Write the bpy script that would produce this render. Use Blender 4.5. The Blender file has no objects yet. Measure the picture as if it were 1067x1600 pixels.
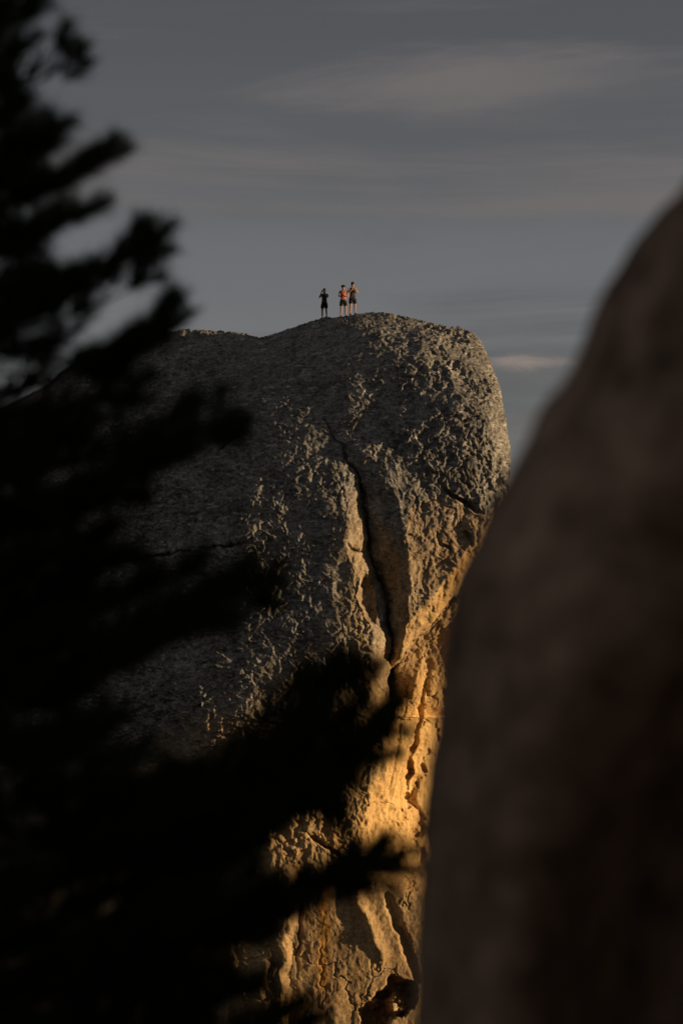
import bpy, bmesh, math, random
import numpy as np
from mathutils import Vector, Matrix

random.seed(7)
rng = np.random.default_rng(11)
R = math.radians
sc = bpy.context.scene
COL = sc.collection

# ------------------------------------------------------------------ camera, sky, sun, exposure
CAM = np.array([0.0, 0.0, 10.0])
PITCH = R(5.0)
FPX = 4200.0                      # focal length in photograph pixels (1067 x 1600)
YR = 128.0                        # distance of the outcrop's front
SUN_AZ = 10.5                      # degrees towards the viewer's side from due right
SUN_EL = 4.5

cam_d = bpy.data.cameras.new('camera')
cam = bpy.data.objects.new('camera', cam_d)
COL.objects.link(cam)
cam.location = CAM
cam.rotation_euler = (math.pi / 2 + PITCH, 0, 0)
cam_d.sensor_fit = 'VERTICAL'
cam_d.sensor_height = 36.0
cam_d.sensor_width = 24.0
cam_d.lens = 36.0 * FPX / 1600.0
cam_d.clip_start = 0.1
cam_d.clip_end = 20000
cam_d.dof.use_dof = True
cam_d.dof.focus_distance = YR + 2
cam_d.dof.aperture_fstop = 1.8
sc.camera = cam
sc.render.resolution_x, sc.render.resolution_y = 682, 1024

S = np.array([math.cos(R(SUN_EL)) * math.cos(R(SUN_AZ)), -math.cos(R(SUN_EL)) * math.sin(R(SUN_AZ)), math.sin(R(SUN_EL))])
sun_d = bpy.data.lights.new('sun', 'SUN')
sun_d.energy = 5.0
sun_d.angle = R(0.5)
sun_d.color = (1.0, 0.70, 0.38)
sun = bpy.data.objects.new('sun', sun_d)
COL.objects.link(sun)
sun.location = (60, -20, 60)
sun.rotation_euler = Vector(-S).to_track_quat('-Z', 'Y').to_euler()

def ray_at(px, py, Y):
    """world point on the photograph's ray (px, py) at distance Y in front of the viewer"""
    px = np.asarray(px, float); py = np.asarray(py, float); Y = np.asarray(Y, float)
    a = px - 533.5
    b = 800.0 - py
    dy = FPX * math.cos(PITCH) - b * math.sin(PITCH)
    dz = FPX * math.sin(PITCH) + b * math.cos(PITCH)
    t = Y / dy
    return np.stack([a * t, Y * np.ones_like(a * t), CAM[2] + dz * t], -1)


world = bpy.data.worlds.new('World')
sc.world = world
world.use_nodes = True


def build_world():
    nt = world.node_tree
    nt.nodes.clear()
    N, L = nt.nodes.new, nt.links.new
    out = N('ShaderNodeOutputWorld')
    bg = N('ShaderNodeBackground')
    bg.inputs['Strength'].default_value = 0.05
    sky = N('ShaderNodeTexSky')
    sky.sky_type = 'NISHITA'
    sky.sun_disc = False
    sky.sun_elevation = R(SUN_EL)
    sky.sun_rotation = R(90 + SUN_AZ)
    sky.altitude = 1500
    tc = N('ShaderNodeTexCoord')

    def noise(scale, loc, detail, rough, sz):
        m = N('ShaderNodeMapping')
        m.inputs['Scale'].default_value = (sz[0], sz[1], sz[2])
        m.inputs['Location'].default_value = loc
        m.inputs['Rotation'].default_value = (0, R(1.5), 0)
        n = N('ShaderNodeTexNoise')
        n.inputs['Scale'].default_value = scale
        n.inputs['Detail'].default_value = detail
        n.inputs['Roughness'].default_value = rough
        n.inputs['Distortion'].default_value = 0.9
        L(tc.outputs['Generated'], m.inputs['Vector'])
        L(m.outputs['Vector'], n.inputs['Vector'])
        return n

    def ramp(src, stops):
        r = N('ShaderNodeValToRGB')
        r.color_ramp.interpolation = 'EASE'
        while len(r.color_ramp.elements) < len(stops):
            r.color_ramp.elements.new(0.5)
        for e, (p, c) in zip(r.color_ramp.elements, stops):
            e.position = p
            e.color = (c[0], c[1], c[2], 1)
        L(src, r.inputs['Fac'])
        return r
    k = 0.86 / 0.05
    # an even high cloud sheet: grey-violet overhead, paler towards the horizon
    sep = N('ShaderNodeSeparateXYZ')
    L(tc.outputs['Generated'], sep.inputs['Vector'])
    sheet = ramp(sep.outputs['Z'], [(0.0, (0.26 * k, 0.255 * k, 0.25 * k)), (0.12, (0.205 * k, 0.205 * k, 0.207 * k)),
                                    (0.175, (0.163 * k, 0.160 * k, 0.168 * k)), (0.225, (0.108 * k, 0.106 * k, 0.112 * k)), (0.27, (0.092 * k, 0.090 * k, 0.097 * k)), (1.0, (0.085 * k, 0.083 * k, 0.090 * k))])
    n1 = noise(2.6, (3.1, 1.7, 0.19), 8, 0.58, (1.0, 1.0, 8.0))
    f1 = ramp(n1.outputs['Fac'], [(0.45, (0, 0, 0)), (0.66, (1, 1, 1))])
    mixa = N('ShaderNodeMix'); mixa.data_type = 'RGBA'
    L(f1.outputs['Color'], mixa.inputs['Factor'])
    L(sheet.outputs['Color'], mixa.inputs['A'])
    mixa.inputs['B'].default_value = (0.172 * k, 0.151 * k, 0.146 * k, 1)
    n2 = noise(2.2, (7.3, 4.1, 2.2), 8, 0.58, (1.0, 1.0, 7.0))
    f2 = ramp(n2.outputs['Fac'], [(0.45, (0, 0, 0)), (0.66, (0.6, 0.6, 0.6))])
    mixb = N('ShaderNodeMix'); mixb.data_type = 'RGBA'
    L(f2.outputs['Color'], mixb.inputs['Factor'])
    L(mixa.outputs['Result'], mixb.inputs['A'])
    mixb.inputs['B'].default_value = (0.088 * k, 0.087 * k, 0.092 * k, 1)
    # a small sunset-tinted cloudlet low in the sky
    c = ray_at(828, 566, 1.0) - CAM; c /= np.linalg.norm(c)
    vm = N('ShaderNodeMapping'); vm.inputs['Location'].default_value = (-c[0] / 0.024, -c[1], -c[2] / 0.0042); vm.inputs['Scale'].default_value = (1 / 0.024, 1.0, 1 / 0.0042)
    L(tc.outputs['Generated'], vm.inputs['Vector'])
    ln = N('ShaderNodeVectorMath'); ln.operation = 'LENGTH'; L(vm.outputs['Vector'], ln.inputs[0])
    n3 = noise(60.0, (1.0, 2.0, 3.0), 6, 0.6, (1.0, 1.0, 2.6))
    ad = N('ShaderNodeMath'); ad.operation = 'MULTIPLY_ADD'; L(n3.outputs['Fac'], ad.inputs[0]); ad.inputs[1].default_value = 1.6; L(ln.outputs['Value'], ad.inputs[2])
    f3 = ramp(ad.outputs['Value'], [(0.55, (0.8, 0.8, 0.8)), (1.0, (0, 0, 0))])
    f3.color_ramp.elements[0].position = 0.3
    dv = N('ShaderNodeMath'); dv.operation = 'DIVIDE'; L(ad.outputs['Value'], dv.inputs[0]); dv.inputs[1].default_value = 1.8
    L(dv.outputs['Value'], f3.inputs['Fac'])
    mixd = N('ShaderNodeMix'); mixd.data_type = 'RGBA'
    L(f3.outputs['Color'], mixd.inputs['Factor']); L(mixb.outputs['Result'], mixd.inputs['A'])
    mixd.inputs['B'].default_value = (0.36 * k, 0.272 * k, 0.235 * k, 1)
    mixb = mixd
    # thin veil of the clear sky through the sheet
    mixc = N('ShaderNodeMix'); mixc.data_type = 'RGBA'
    mixc.inputs['Factor'].default_value = 0.82
    L(sky.outputs['Color'], mixc.inputs['A'])
    L(mixb.outputs['Result'], mixc.inputs['B'])
    L(mixc.outputs['Result'], bg.inputs['Color'])
    L(bg.outputs['Background'], out.inputs['Surface'])


build_world()
vs = sc.view_settings
vs.view_transform = 'Standard'
vs.look = 'None'
vs.exposure = 0.25
vs.gamma = 1.0
vs.use_curve_mapping = False
sc.render.engine = 'CYCLES'


# ------------------------------------------------------------------ helpers
def sstep(a, b, x):
    t = np.clip((x - a) / (b - a), 0, 1)
    return t * t * (3 - 2 * t)


_perm = np.random.default_rng(5).permutation(256)
_perm = np.concatenate([_perm, _perm, _perm])
_g = np.random.default_rng(6).normal(size=(256, 3))
_g /= np.linalg.norm(_g, axis=1)[:, None]


def pnoise(p, f=1.0, off=0.0):
    """gradient noise in about -1..1 at points p (n,3)"""
    q = p * f + off
    i = np.floor(q).astype(np.int64)
    d = q - i
    w = d * d * d * (d * (d * 6 - 15) + 10)
    i &= 255
    res = 0
    for dx in (0, 1):
        wx = w[:, 0] if dx else 1 - w[:, 0]
        ix = _perm[(i[:, 0] + dx) & 255]
        for dy in (0, 1):
            wy = w[:, 1] if dy else 1 - w[:, 1]
            iy = _perm[ix + ((i[:, 1] + dy) & 255)]
            for dz in (0, 1):
                wz = w[:, 2] if dz else 1 - w[:, 2]
                g = _g[_perm[iy + ((i[:, 2] + dz) & 255)]]
                res = res + wx * wy * wz * (g[:, 0] * (d[:, 0] - dx) + g[:, 1] * (d[:, 1] - dy) + g[:, 2] * (d[:, 2] - dz))
    return res * 1.6


def fbm(p, f, n=4, gain=0.5, off=0.0):
    s = 0; a = 1.0
    for k in range(n):
        s = s + a * pnoise(p, f * 2 ** k, off + 17.3 * k)
        a *= gain
    return s


_rnd = np.random.default_rng(9).random((256, 3))


def worley(p, f, off=0.0):
    """distance to the nearest cell point, in cells"""
    q = p * f + off
    i = np.floor(q).astype(np.int64)
    d = q - i
    best = np.full(len(p), 9.0)
    best2 = np.full(len(p), 9.0)
    for dx in (-1, 0, 1):
        ix = _perm[(i[:, 0] + dx) & 255]
        for dy in (-1, 0, 1):
            iy = _perm[ix + ((i[:, 1] + dy) & 255)]
            for dz in (-1, 0, 1):
                h = _rnd[_perm[iy + ((i[:, 2] + dz) & 255)]]
                e = (h[:, 0] + dx - d[:, 0]) ** 2 + (h[:, 1] + dy - d[:, 1]) ** 2 + (h[:, 2] + dz - d[:, 2]) ** 2
                best2 = np.minimum(best2, np.maximum(best, e))
                best = np.minimum(best, e)
    return np.sqrt(best), np.sqrt(best2)


def poly_dist(px, py, pts):
    """distance to a polyline, signed: positive on the right-hand side while walking down it (picture coordinates), and the parameter 0..n"""
    best = np.full(px.shape, 1e9); sgn = np.ones(px.shape); par = np.zeros(px.shape)
    for k in range(len(pts) - 1):
        (x0, y0), (x1, y1) = pts[k], pts[k + 1]
        ex, ey = x1 - x0, y1 - y0
        l2 = ex * ex + ey * ey
        t = np.clip(((px - x0) * ex + (py - y0) * ey) / l2, 0, 1)
        dx, dy = px - x0 - t * ex, py - y0 - t * ey
        d = np.hypot(dx, dy)
        s = np.where(ex * (py - y0) - ey * (px - x0) < 0, 1.0, -1.0)
        m = d < best - 1e-9
        best = np.where(m, d, best); sgn = np.where(m, s, sgn); par = np.where(m, k + t, par)
    return best, sgn, par


def inside(px, py, pts):
    c = np.zeros(px.shape, bool)
    n = len(pts)
    for k in range(n):
        (x0, y0), (x1, y1) = pts[k], pts[(k + 1) % n]
        if y0 == y1:
            continue
        m = (y0 > py) != (y1 > py)
        c ^= m & (px < (x1 - x0) * (py - y0) / (y1 - y0) + x0)
    return c


def mesh_obj(name, verts, faces, mat=None, parent=None, smooth=False):
    me = bpy.data.meshes.new(name)
    verts = np.asarray(verts, np.float32)
    if isinstance(faces, np.ndarray):
        nf, k = faces.shape
        me.vertices.add(len(verts)); me.vertices.foreach_set('co', verts.ravel())
        me.loops.add(nf * k); me.loops.foreach_set('vertex_index', faces.astype(np.int32).ravel())
        me.polygons.add(nf)
        me.polygons.foreach_set('loop_start', np.arange(0, nf * k, k, dtype=np.int32))
        me.update(calc_edges=True)
        me.validate()
    else:
        me.from_pydata([tuple(v) for v in verts.tolist()], [], faces)
        me.update()
    if smooth:
        me.polygons.foreach_set('use_smooth', np.ones(len(me.polygons), bool))
    ob = bpy.data.objects.new(name, me)
    COL.objects.link(ob)
    if mat:
        me.materials.append(mat)
    if parent:
        ob.parent = parent
    return ob


def tag(o, label=None, cat=None, group=None, kind=None):
    if label: o['label'] = label
    if cat: o['category'] = cat
    if group: o['group'] = group
    if kind: o['kind'] = kind
    return o


def mat_new(name, rough=0.9, spec=0.2):
    m = bpy.data.materials.new(name)
    m.use_nodes = True
    b = m.node_tree.nodes['Principled BSDF']
    b.inputs['Roughness'].default_value = rough
    b.inputs['Specular IOR Level'].default_value = spec
    return m, m.node_tree, b


def nd_noise(nt, vec, scale, detail=5, rough=0.6, dist=0.0):
    n = nt.nodes.new('ShaderNodeTexNoise')
    n.inputs['Scale'].default_value = scale
    n.inputs['Detail'].default_value = detail
    n.inputs['Roughness'].default_value = rough
    n.inputs['Distortion'].default_value = dist
    nt.links.new(vec, n.inputs['Vector'])
    return n.outputs['Fac']


def nd_ramp(nt, src, stops):
    r = nt.nodes.new('ShaderNodeValToRGB')
    while len(r.color_ramp.elements) < len(stops):
        r.color_ramp.elements.new(0.5)
    for e, (p, c) in zip(r.color_ramp.elements, stops):
        e.position = p
        e.color = (c[0], c[1], c[2], 1) if isinstance(c, tuple) else (c, c, c, 1)
    nt.links.new(src, r.inputs['Fac'])
    return r.outputs['Color']


def nd_mix(nt, fac, a, b, mode='MIX'):
    m = nt.nodes.new('ShaderNodeMix')
    m.data_type = 'RGBA'; m.blend_type = mode
    for sock, v in ((m.inputs['Factor'], fac), (m.inputs['A'], a), (m.inputs['B'], b)):
        if isinstance(v, (int, float)):
            sock.default_value = v
        elif isinstance(v, tuple):
            sock.default_value = (v[0], v[1], v[2], 1)
        else:
            nt.links.new(v, sock)
    return m.outputs['Result']


def plain_mat(name, col, rough=0.8, vary=0.25, scale=30):
    m, nt, b = mat_new(name, rough)
    tc = nt.nodes.new('ShaderNodeTexCoord')
    f = nd_noise(nt, tc.outputs['Object'], scale, 3)
    dark = tuple(c * (1 - vary) for c in col)
    nt.links.new(nd_ramp(nt, f, [(0.35, dark), (0.65, col)]), b.inputs['Base Color'])
    return m


# ------------------------------------------------------------------ materials
def outcrop_material():
    m, nt, b = mat_new('weathered_granite', 0.95, 0.12)
    L = nt.links.new
    tc = nt.nodes.new('ShaderNodeTexCoord')
    v = tc.outputs['Object']
    at = nt.nodes.new('ShaderNodeAttribute'); at.attribute_name = 'stain_and_sun'
    sp = nt.nodes.new('ShaderNodeSeparateColor'); L(at.outputs['Color'], sp.inputs['Color'])
    g = nd_ramp(nt, nd_noise(nt, v, 1.1, 7, 0.65), [(0.33, (0.14, 0.134, 0.126)), (0.5, (0.245, 0.233, 0.216)), (0.68, (0.35, 0.332, 0.302))])
    spots = nd_ramp(nt, nd_noise(nt, v, 6.0, 6, 0.75), [(0.42, 0.38), (0.54, 1.0)])
    g = nd_mix(nt, 0.85, g, spots, 'MULTIPLY')
    wf = nt.nodes.new('ShaderNodeMapping'); wf.inputs['Scale'].default_value = (0.45, 0.45, 1.3)
    L(v, wf.inputs['Vector'])
    g = nd_mix(nt, 0.9, g, nd_ramp(nt, nd_noise(nt, wf.outputs['Vector'], 5.5, 6, 0.75, 0.5), [(0.40, 0.5), (0.52, 1.0)]), 'MULTIPLY')
    pale = nd_ramp(nt, nd_noise(nt, wf.outputs['Vector'], 4.0, 6, 0.7), [(0.56, 0.0), (0.66, 1.0)])
    g = nd_mix(nt, pale, g, (0.43, 0.415, 0.385))
    # ochre, iron stained stone low on the cliff
    ws = nt.nodes.new('ShaderNodeMapping'); ws.inputs['Scale'].default_value = (1.0, 1.0, 0.22)
    L(v, ws.inputs['Vector'])
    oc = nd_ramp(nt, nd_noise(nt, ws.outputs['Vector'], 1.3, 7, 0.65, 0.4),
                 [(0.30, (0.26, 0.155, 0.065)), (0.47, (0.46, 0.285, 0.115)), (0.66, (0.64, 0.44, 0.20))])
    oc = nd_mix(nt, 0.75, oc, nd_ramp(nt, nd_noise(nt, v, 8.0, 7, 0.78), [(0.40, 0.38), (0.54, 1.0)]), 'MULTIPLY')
    flank_sun = nd_ramp(nt, sp.outputs['Red'], [(0.86, 0.0), (1.0, 0.55)])  # paler stone on the flank paints in the sun's highlight
    oc = nd_mix(nt, flank_sun, oc, nd_ramp(nt, nd_noise(nt, ws.outputs['Vector'], 3.0, 7, 0.7, 0.5), [(0.36, (0.40, 0.235, 0.085)), (0.56, (0.80, 0.55, 0.25))]))
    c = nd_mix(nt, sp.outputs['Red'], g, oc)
    c = nd_mix(nt, sp.outputs['Green'], c, nd_ramp(nt, nd_noise(nt, ws.outputs['Vector'], 5.0, 4), [(0.35, (0.42, 0.17, 0.035)), (0.65, (0.50, 0.27, 0.06))]))
    c = nd_mix(nt, sp.outputs['Blue'], c, (0.05, 0.045, 0.04))
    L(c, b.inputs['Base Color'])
    bm = nt.nodes.new('ShaderNodeBump'); bm.inputs['Strength'].default_value = 0.7; bm.inputs['Distance'].default_value = 0.06
    L(nd_noise(nt, v, 5.0, 8, 0.7), bm.inputs['Height'])
    L(bm.outputs['Normal'], b.inputs['Normal'])
    return m


def boulder_material():
    m, nt, b = mat_new('shaded_boulder_granite', 0.95, 0.1)
    L = nt.links.new
    tc = nt.nodes.new('ShaderNodeTexCoord')
    v = tc.outputs['Object']
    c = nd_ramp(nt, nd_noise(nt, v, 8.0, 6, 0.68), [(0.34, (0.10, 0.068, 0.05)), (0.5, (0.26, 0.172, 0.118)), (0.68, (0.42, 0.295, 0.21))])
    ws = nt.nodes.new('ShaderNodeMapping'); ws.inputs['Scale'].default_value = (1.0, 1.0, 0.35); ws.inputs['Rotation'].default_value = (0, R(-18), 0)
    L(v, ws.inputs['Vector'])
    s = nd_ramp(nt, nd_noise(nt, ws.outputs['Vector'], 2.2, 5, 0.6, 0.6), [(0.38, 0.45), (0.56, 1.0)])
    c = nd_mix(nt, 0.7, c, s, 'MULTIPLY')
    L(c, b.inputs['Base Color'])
    bm = nt.nodes.new('ShaderNodeBump'); bm.inputs['Strength'].default_value = 0.5; bm.inputs['Distance'].default_value = 0.03
    L(nd_noise(nt, v, 12.0, 6, 0.65), bm.inputs['Height'])
    L(bm.outputs['Normal'], b.inputs['Normal'])
    return m


def terrain_material():
    m, nt, b = mat_new('dry_slope_soil', 0.95, 0.1)
    tc = nt.nodes.new('ShaderNodeTexCoord')
    v = tc.outputs['Object']
    c = nd_ramp(nt, nd_noise(nt, v, 0.3, 9, 0.7), [(0.3, (0.035, 0.032, 0.018)), (0.5, (0.075, 0.06, 0.036)), (0.7, (0.12, 0.10, 0.07))])
    nt.links.new(c, b.inputs['Base Color'])
    bm = nt.nodes.new('ShaderNodeBump'); bm.inputs['Strength'].default_value = 0.6; bm.inputs['Distance'].default_value = 0.1
    nt.links.new(nd_noise(nt, v, 3.0, 8, 0.7), bm.inputs['Height'])
    nt.links.new(bm.outputs['Normal'], b.inputs['Normal'])
    return m


# ------------------------------------------------------------------ terrain
def ground_h(x, y):
    p = np.stack([x, y, np.zeros_like(x)], -1)
    r = np.hypot(x, y)
    h = -10 + 17.9 * (1 - sstep(15, 85, r))
    h = h + fbm(p, 1 / 60.0, 4) * 3.0 * sstep(20, 120, r) + fbm(p, 1 / 5.0, 3) * 0.25
    h = h + fbm(p, 1 / 900.0, 3) * 60 * sstep(500, 2500, r)
    return h


def build_terrain():
    rad = np.concatenate([np.linspace(0.6, 30, 60), np.geomspace(31, 9000, 90)])
    ang = np.linspace(0, 2 * np.pi, 181)[:-1]
    rr, aa = np.meshgrid(rad, ang, indexing='ij')
    x, y = (rr * np.cos(aa)).ravel(), (rr * np.sin(aa)).ravel()
    V = np.stack([x, y, ground_h(x, y)], -1)
    n, k = rr.shape
    idx = np.arange(n * k).reshape(n, k)
    nx = np.roll(idx, -1, 1)
    F = np.stack([idx[:-1], idx[1:], nx[1:], nx[:-1]], -1).reshape(-1, 4)
    V = np.vstack([V, [0, 0, float(ground_h(np.zeros(1), np.zeros(1))[0])]])
    faces = F.tolist() + [[len(V) - 1, int(idx[0, j]), int(nx[0, j])] for j in range(k)]
    o = mesh_obj('terrain', V, faces, terrain_material(), smooth=True)
    tag(o, kind='structure')


build_terrain()

# ------------------------------------------------------------------ the granite outcrop
SIL = [(-420, 1000), (-260, 800), (-120, 700), (-40, 655), (30, 622), (62, 607), (100, 578), (130, 562), (190, 540), (245, 524), (285, 517), (322, 516), (352, 518),
       (380, 521), (395, 525), (407, 528), (418, 526), (440, 518), (470, 508), (505, 499), (530, 495), (552, 493), (570, 490), (590, 489), (612, 491),
       (640, 496), (668, 503), (700, 511), (722, 514), (737, 519), (748, 531), (759, 550), (768, 572), (777, 600), (784, 628),
       (789, 655), (794, 690), (797, 720), (797, 748), (796, 790), (800, 900), (830, 1100), (860, 1300), (880, 1960), (-420, 1960)]
VIS = SIL[:38]

CP = [  # picture point -> depth behind the reference plane, metres
    (-420, 1000, 26), (-420, 1400, 21), (-420, 1900, 18), (-200, 800, 18), (-200, 1200, 14), (-200, 1900, 13),
    (0, 660, 14), (0, 800, 9.8), (0, 1000, 8), (0, 1300, 7), (0, 1900, 7),
    (130, 575, 13.5), (150, 700, 7.8), (150, 900, 5.4), (150, 1200, 4.6), (150, 1600, 4.8),
    (300, 530, 12), (300, 560, 9.6), (300, 640, 5.7), (300, 760, 2.9), (300, 900, 1.7), (300, 1100, 1.25), (300, 1300, 1.8), (300, 1600, 3.0), (300, 1900, 3),
    (405, 540, 10.5), (420, 600, 5.3), (420, 700, 2.42), (420, 800, 0.86), (420, 950, 0.52), (420, 1100, 0.62), (420, 1350, 1.4), (420, 1600, 1.9),
    (500, 510, 9.5), (500, 540, 6.6), (500, 600, 4.4), (500, 700, 1.85), (500, 800, 0.45), (500, 950, 0.27), (500, 1100, 0.5), (500, 1300, 1.1), (500, 1600, 1.8), (500, 1900, 2.5),
    (585, 500, 9.0), (580, 530, 6.2), (580, 600, 3.75), (572, 700, 1.45), (560, 760, 0.7), (560, 820, 0.15), (575, 950, 0.0), (580, 1050, 0.35), (580, 1150, 0.7), (580, 1300, 1.2), (580, 1600, 1.9),
    (660, 510, 8.2), (660, 540, 5.4), (660, 600, 3.25), (660, 700, 1.22), (655, 800, 0.68), (655, 900, 0.7),
    (735, 530, 7.2), (740, 560, 5.0), (740, 620, 2.35), (740, 720, 0.92), (735, 800, 0.80), (720, 860, 0.80),
    (785, 700, 1.5), (785, 760, 1.25), (775, 620, 2.6), (700, 930, 0.8),
    (650, 1050, 0.9), (650, 1200, 1.2), (650, 1400, 1.7), (650, 1600, 2.1), (720, 1050, 1.0), (720, 1300, 1.8), (740, 1600, 2.2), (850, 1900, 3.0), (790, 950, 0.8), (850, 1300, 2.0),
]
MAIN = [(500, 640), (515, 675), (540, 712), (560, 745), (570, 790), (575, 855), (590, 900), (603, 945), (611, 1000), (612, 1045), (611, 1075)]
MS = [0.0, 0.1, 0.25, 0.6, 1.2, 1.9, 2.1, 2.1, 1.9, 1.2, 0.4]
MW = [10, 14, 22, 34, 52, 63, 52, 38, 22, 10, 8]
B0 = [(812, 735), (780, 790), (748, 842), (720, 872), (682, 928), (652, 955), (632, 985), (616, 1032)]
B1 = [(830, 770), (797, 815), (735, 882), (712, 925), (682, 962), (647, 1002), (614, 1042)]
EF = [(680, 990), (642, 1082), (614, 1125), (596, 1175), (576, 1250), (564, 1300), (566, 1360), (572, 1420), (590, 1480), (606, 1560), (620, 1960)]


def tps(cp, px, py):
    P = np.array([(c[0], c[1]) for c in cp], float) / 300.0
    v = np.array([c[2] for c in cp], float)
    n = len(P)

    def U(r2):
        return np.where(r2 > 1e-12, r2 * np.log(np.maximum(r2, 1e-12)), 0)
    K = U(((P[:, None] - P[None]) ** 2).sum(-1)) + np.eye(n) * 0.004
    Q = np.hstack([np.ones((n, 1)), P])
    A = np.zeros((n + 3, n + 3)); A[:n, :n] = K; A[:n, n:] = Q; A[n:, :n] = Q.T
    w = np.linalg.solve(A, np.concatenate([v, np.zeros(3)]))
    x, y = px / 300.0, py / 300.0
    res = w[n] + w[n + 1] * x + w[n + 2] * y
    for k in range(n):
        res = res + w[k] * U((x - P[k, 0]) ** 2 + (y - P[k, 1]) ** 2)
    return res


def line_x(pts, y):
    return np.interp(y, [p[1] for p in pts], [p[0] for p in pts])


def groove(px, py, pts, width, depth, taper=True):
    d, s, t = poly_dist(px, py, pts)
    n = len(pts) - 1
    a = np.sin(np.clip(t / n, 0, 1) * np.pi) ** 0.5 if taper else 1.0
    return depth * a * np.exp(-(d / width) ** 2)


def outcrop_depth(px, py):
    """depth (m) and smoothness mask of the weathered face"""
    wob = np.stack([px / 26.0, py / 26.0, np.zeros_like(px)], -1)
    wx = px + 5.0 * fbm(wob, 1.0, 3)
    wy = py + 5.0 * fbm(wob, 1.0, 3, off=51.7)
    v = tps(CP, px, py)
    # main crack: the left mass stands proud, the block on the right turns into the crack
    d, s, t = poly_dist(wx, wy, MAIN)
    amp = np.interp(t, range(len(MS)), MS)
    wid = np.interp(t, range(len(MW)), MW)
    right = s > 0
    fall = np.clip(1 - d / wid, 0, 1)
    v = v + np.where(right, amp * fall * (0.75 + 0.25 * fall), 0.85 * amp * np.clip(1 - d / 34.0, 0, 1) ** 1.6)
    v = v + (0.14 + 0.36 * np.clip(amp, 0, 1.2)) * np.exp(-(d / (0.9 + 2.0 * amp)) ** 2) * sstep(0, 0.6, t) * (1 - sstep(9.2, 10, t))
    # cross break in the left rib, hollow beneath it
    v = v + groove(wx, wy, [(540, 852), (556, 860), (577, 862)], 2.6, 0.5)
    e = ((wx - 575 - (wy - 935) * 0.22) / 12.0) ** 2 + ((wy - 935) / 44.0) ** 2
    v = v + 1.0 * np.clip(1 - e, 0, 1) ** 0.7
    # bevel under the hanging block, then the undercut
    d0, s0, t0 = poly_dist(wx, wy, B0)
    q0 = np.where(s0 > 0, d0, 0) * (py < 1120)
    lowr = (s0 > 0)
    v = v + np.minimum(q0, 46) / 32.8 * 1.15
    d1, s1, t1 = poly_dist(wx, wy, B1)
    under = np.where((s1 > 0), sstep(0, 5, d1), 0) * (1 - sstep(1020, 1075, py))
    v = v + under * 0.9 * np.clip(1.25 - d1 / 110, 0, 1)
    # below the undercut the lower mass turns right; a wedge of it beside the crack turns left
    low = (s1 > 0) * sstep(0, 8, d1)
    v = v + low * (1 - sstep(1050, 1110, py)) * np.maximum(0, wx - 630) / 32.8 * 0.06
    T = [(700, 955), (664, 1025), (642, 1085), (630, 1110)]
    dT, sT, tT = poly_dist(wx, wy, T)
    v = v + (s1 > 0) * (sT < 0) * (wx > 606) * np.clip(dT, 0, 40) / 32.8 * 1.3 * (1 - sstep(1080, 1115, py))
    bev = lowr & (s1 < 0) & (d0 < 60)
    # bright flank: right of the edge line the cliff turns to the sun
    ex = line_x(EF, wy)
    q = np.maximum(0, wx - ex) * sstep(1020, 1075, py)
    v = v + q / 32.8 * np.interp(py, [1030, 1085, 1130, 1330, 1400, 1600], [0.1, 0.5, 1.35, 1.2, 0.02, -0.05])
    # ribs and flakes on the flank
    for pts, w, dep in (([(735, 882), (712, 925), (682, 962), (647, 1002), (614, 1042), (611, 1060)], 2.8, 0.9), ([(668, 1050), (655, 1120), (640, 1200), (632, 1260)], 4.5, 0.45), ([(640, 1060), (628, 1130), (612, 1200), (603, 1250)], 3.0, 0.25),
                        ([(655, 1210), (640, 1250), (660, 1275), (652, 1310)], 4.0, 0.55),                         ([(598, 1390), (622, 1440), (640, 1500), (655, 1540)], 5.0, 0.4), ([(545, 1375), (572, 1430), (590, 1480), (604, 1505)], 9.0, -0.35),
                        ([(460, 1278), (485, 1302), (515, 1330), (530, 1336)], 2.2, 0.5), ([(148, 889), (220, 871), (320, 858), (392, 849)], 2.4, 0.7),
                        ([(338, 712), (352, 694), (385, 676)], 2.0, 0.4), ([(120, 712), (165, 700), (200, 690)], 2.0, 0.4),
                        ([(692, 766), (722, 782), (756, 801)], 2.2, 0.5), ([(725, 830), (735, 842), (740, 855)], 2.0, 0.35), ([(680, 826), (690, 850), (705, 862)], 2.0, 0.2),
                        ([(374, 1124), (400, 1130), (432, 1128)], 2.2, 0.45), ([(548, 1010), (552, 1060), (566, 1110)], 2.5, 0.3), ([(470, 1390), (468, 1460), (462, 1530)], 2.5, 0.15)):
        v = v + groove(wx, wy, pts, w, dep)
    # flake edge at the left of the lowest wall, and the cave at its foot
    fx = np.interp(py, [1380, 1440, 1530], [462, 456, 446])
    v = v - 0.55 * (1 - sstep(-7, 7, wx - fx)) * sstep(1340, 1400, py)
    cw = fbm(wob, 0.7, 4, off=20.0)
    e = ((wx - 612 + (wy - 1560) * 0.5) / 36.0) ** 2 + ((wy - 1572) / 40.0) ** 2 + 1.0 * cw
    v = v + 2.4 * np.clip(1 - e, 0, 1) ** 0.6
    # tafoni holes on the flank
    hr = np.random.default_rng(3)
    for k in range(34):
        hy = hr.uniform(1060, 1350)
        hx = line_x(EF, hy) + hr.uniform(40, 105)
        rr = 2.0 + 6.5 * hr.random() ** 2.2 * 1.4
        e = ((wx - hx) / (rr * hr.uniform(0.5, 1.0))) ** 2 + ((wy - hy) / (rr * hr.uniform(0.8, 1.7))) ** 2 + 0.7 * cw
        v = v + rr / 14.0 * np.clip(1 - e, 0, 1) ** 0.6
    # rounding of the skyline and of the right shoulder
    d, s, t = poly_dist(px, py, VIS)
    Rr = np.interp(t, [0, 24, 28, 31, 37], [16, 16, 20, 34, 40])
    u = np.clip((Rr - d) / Rr, 0, 1)
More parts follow.
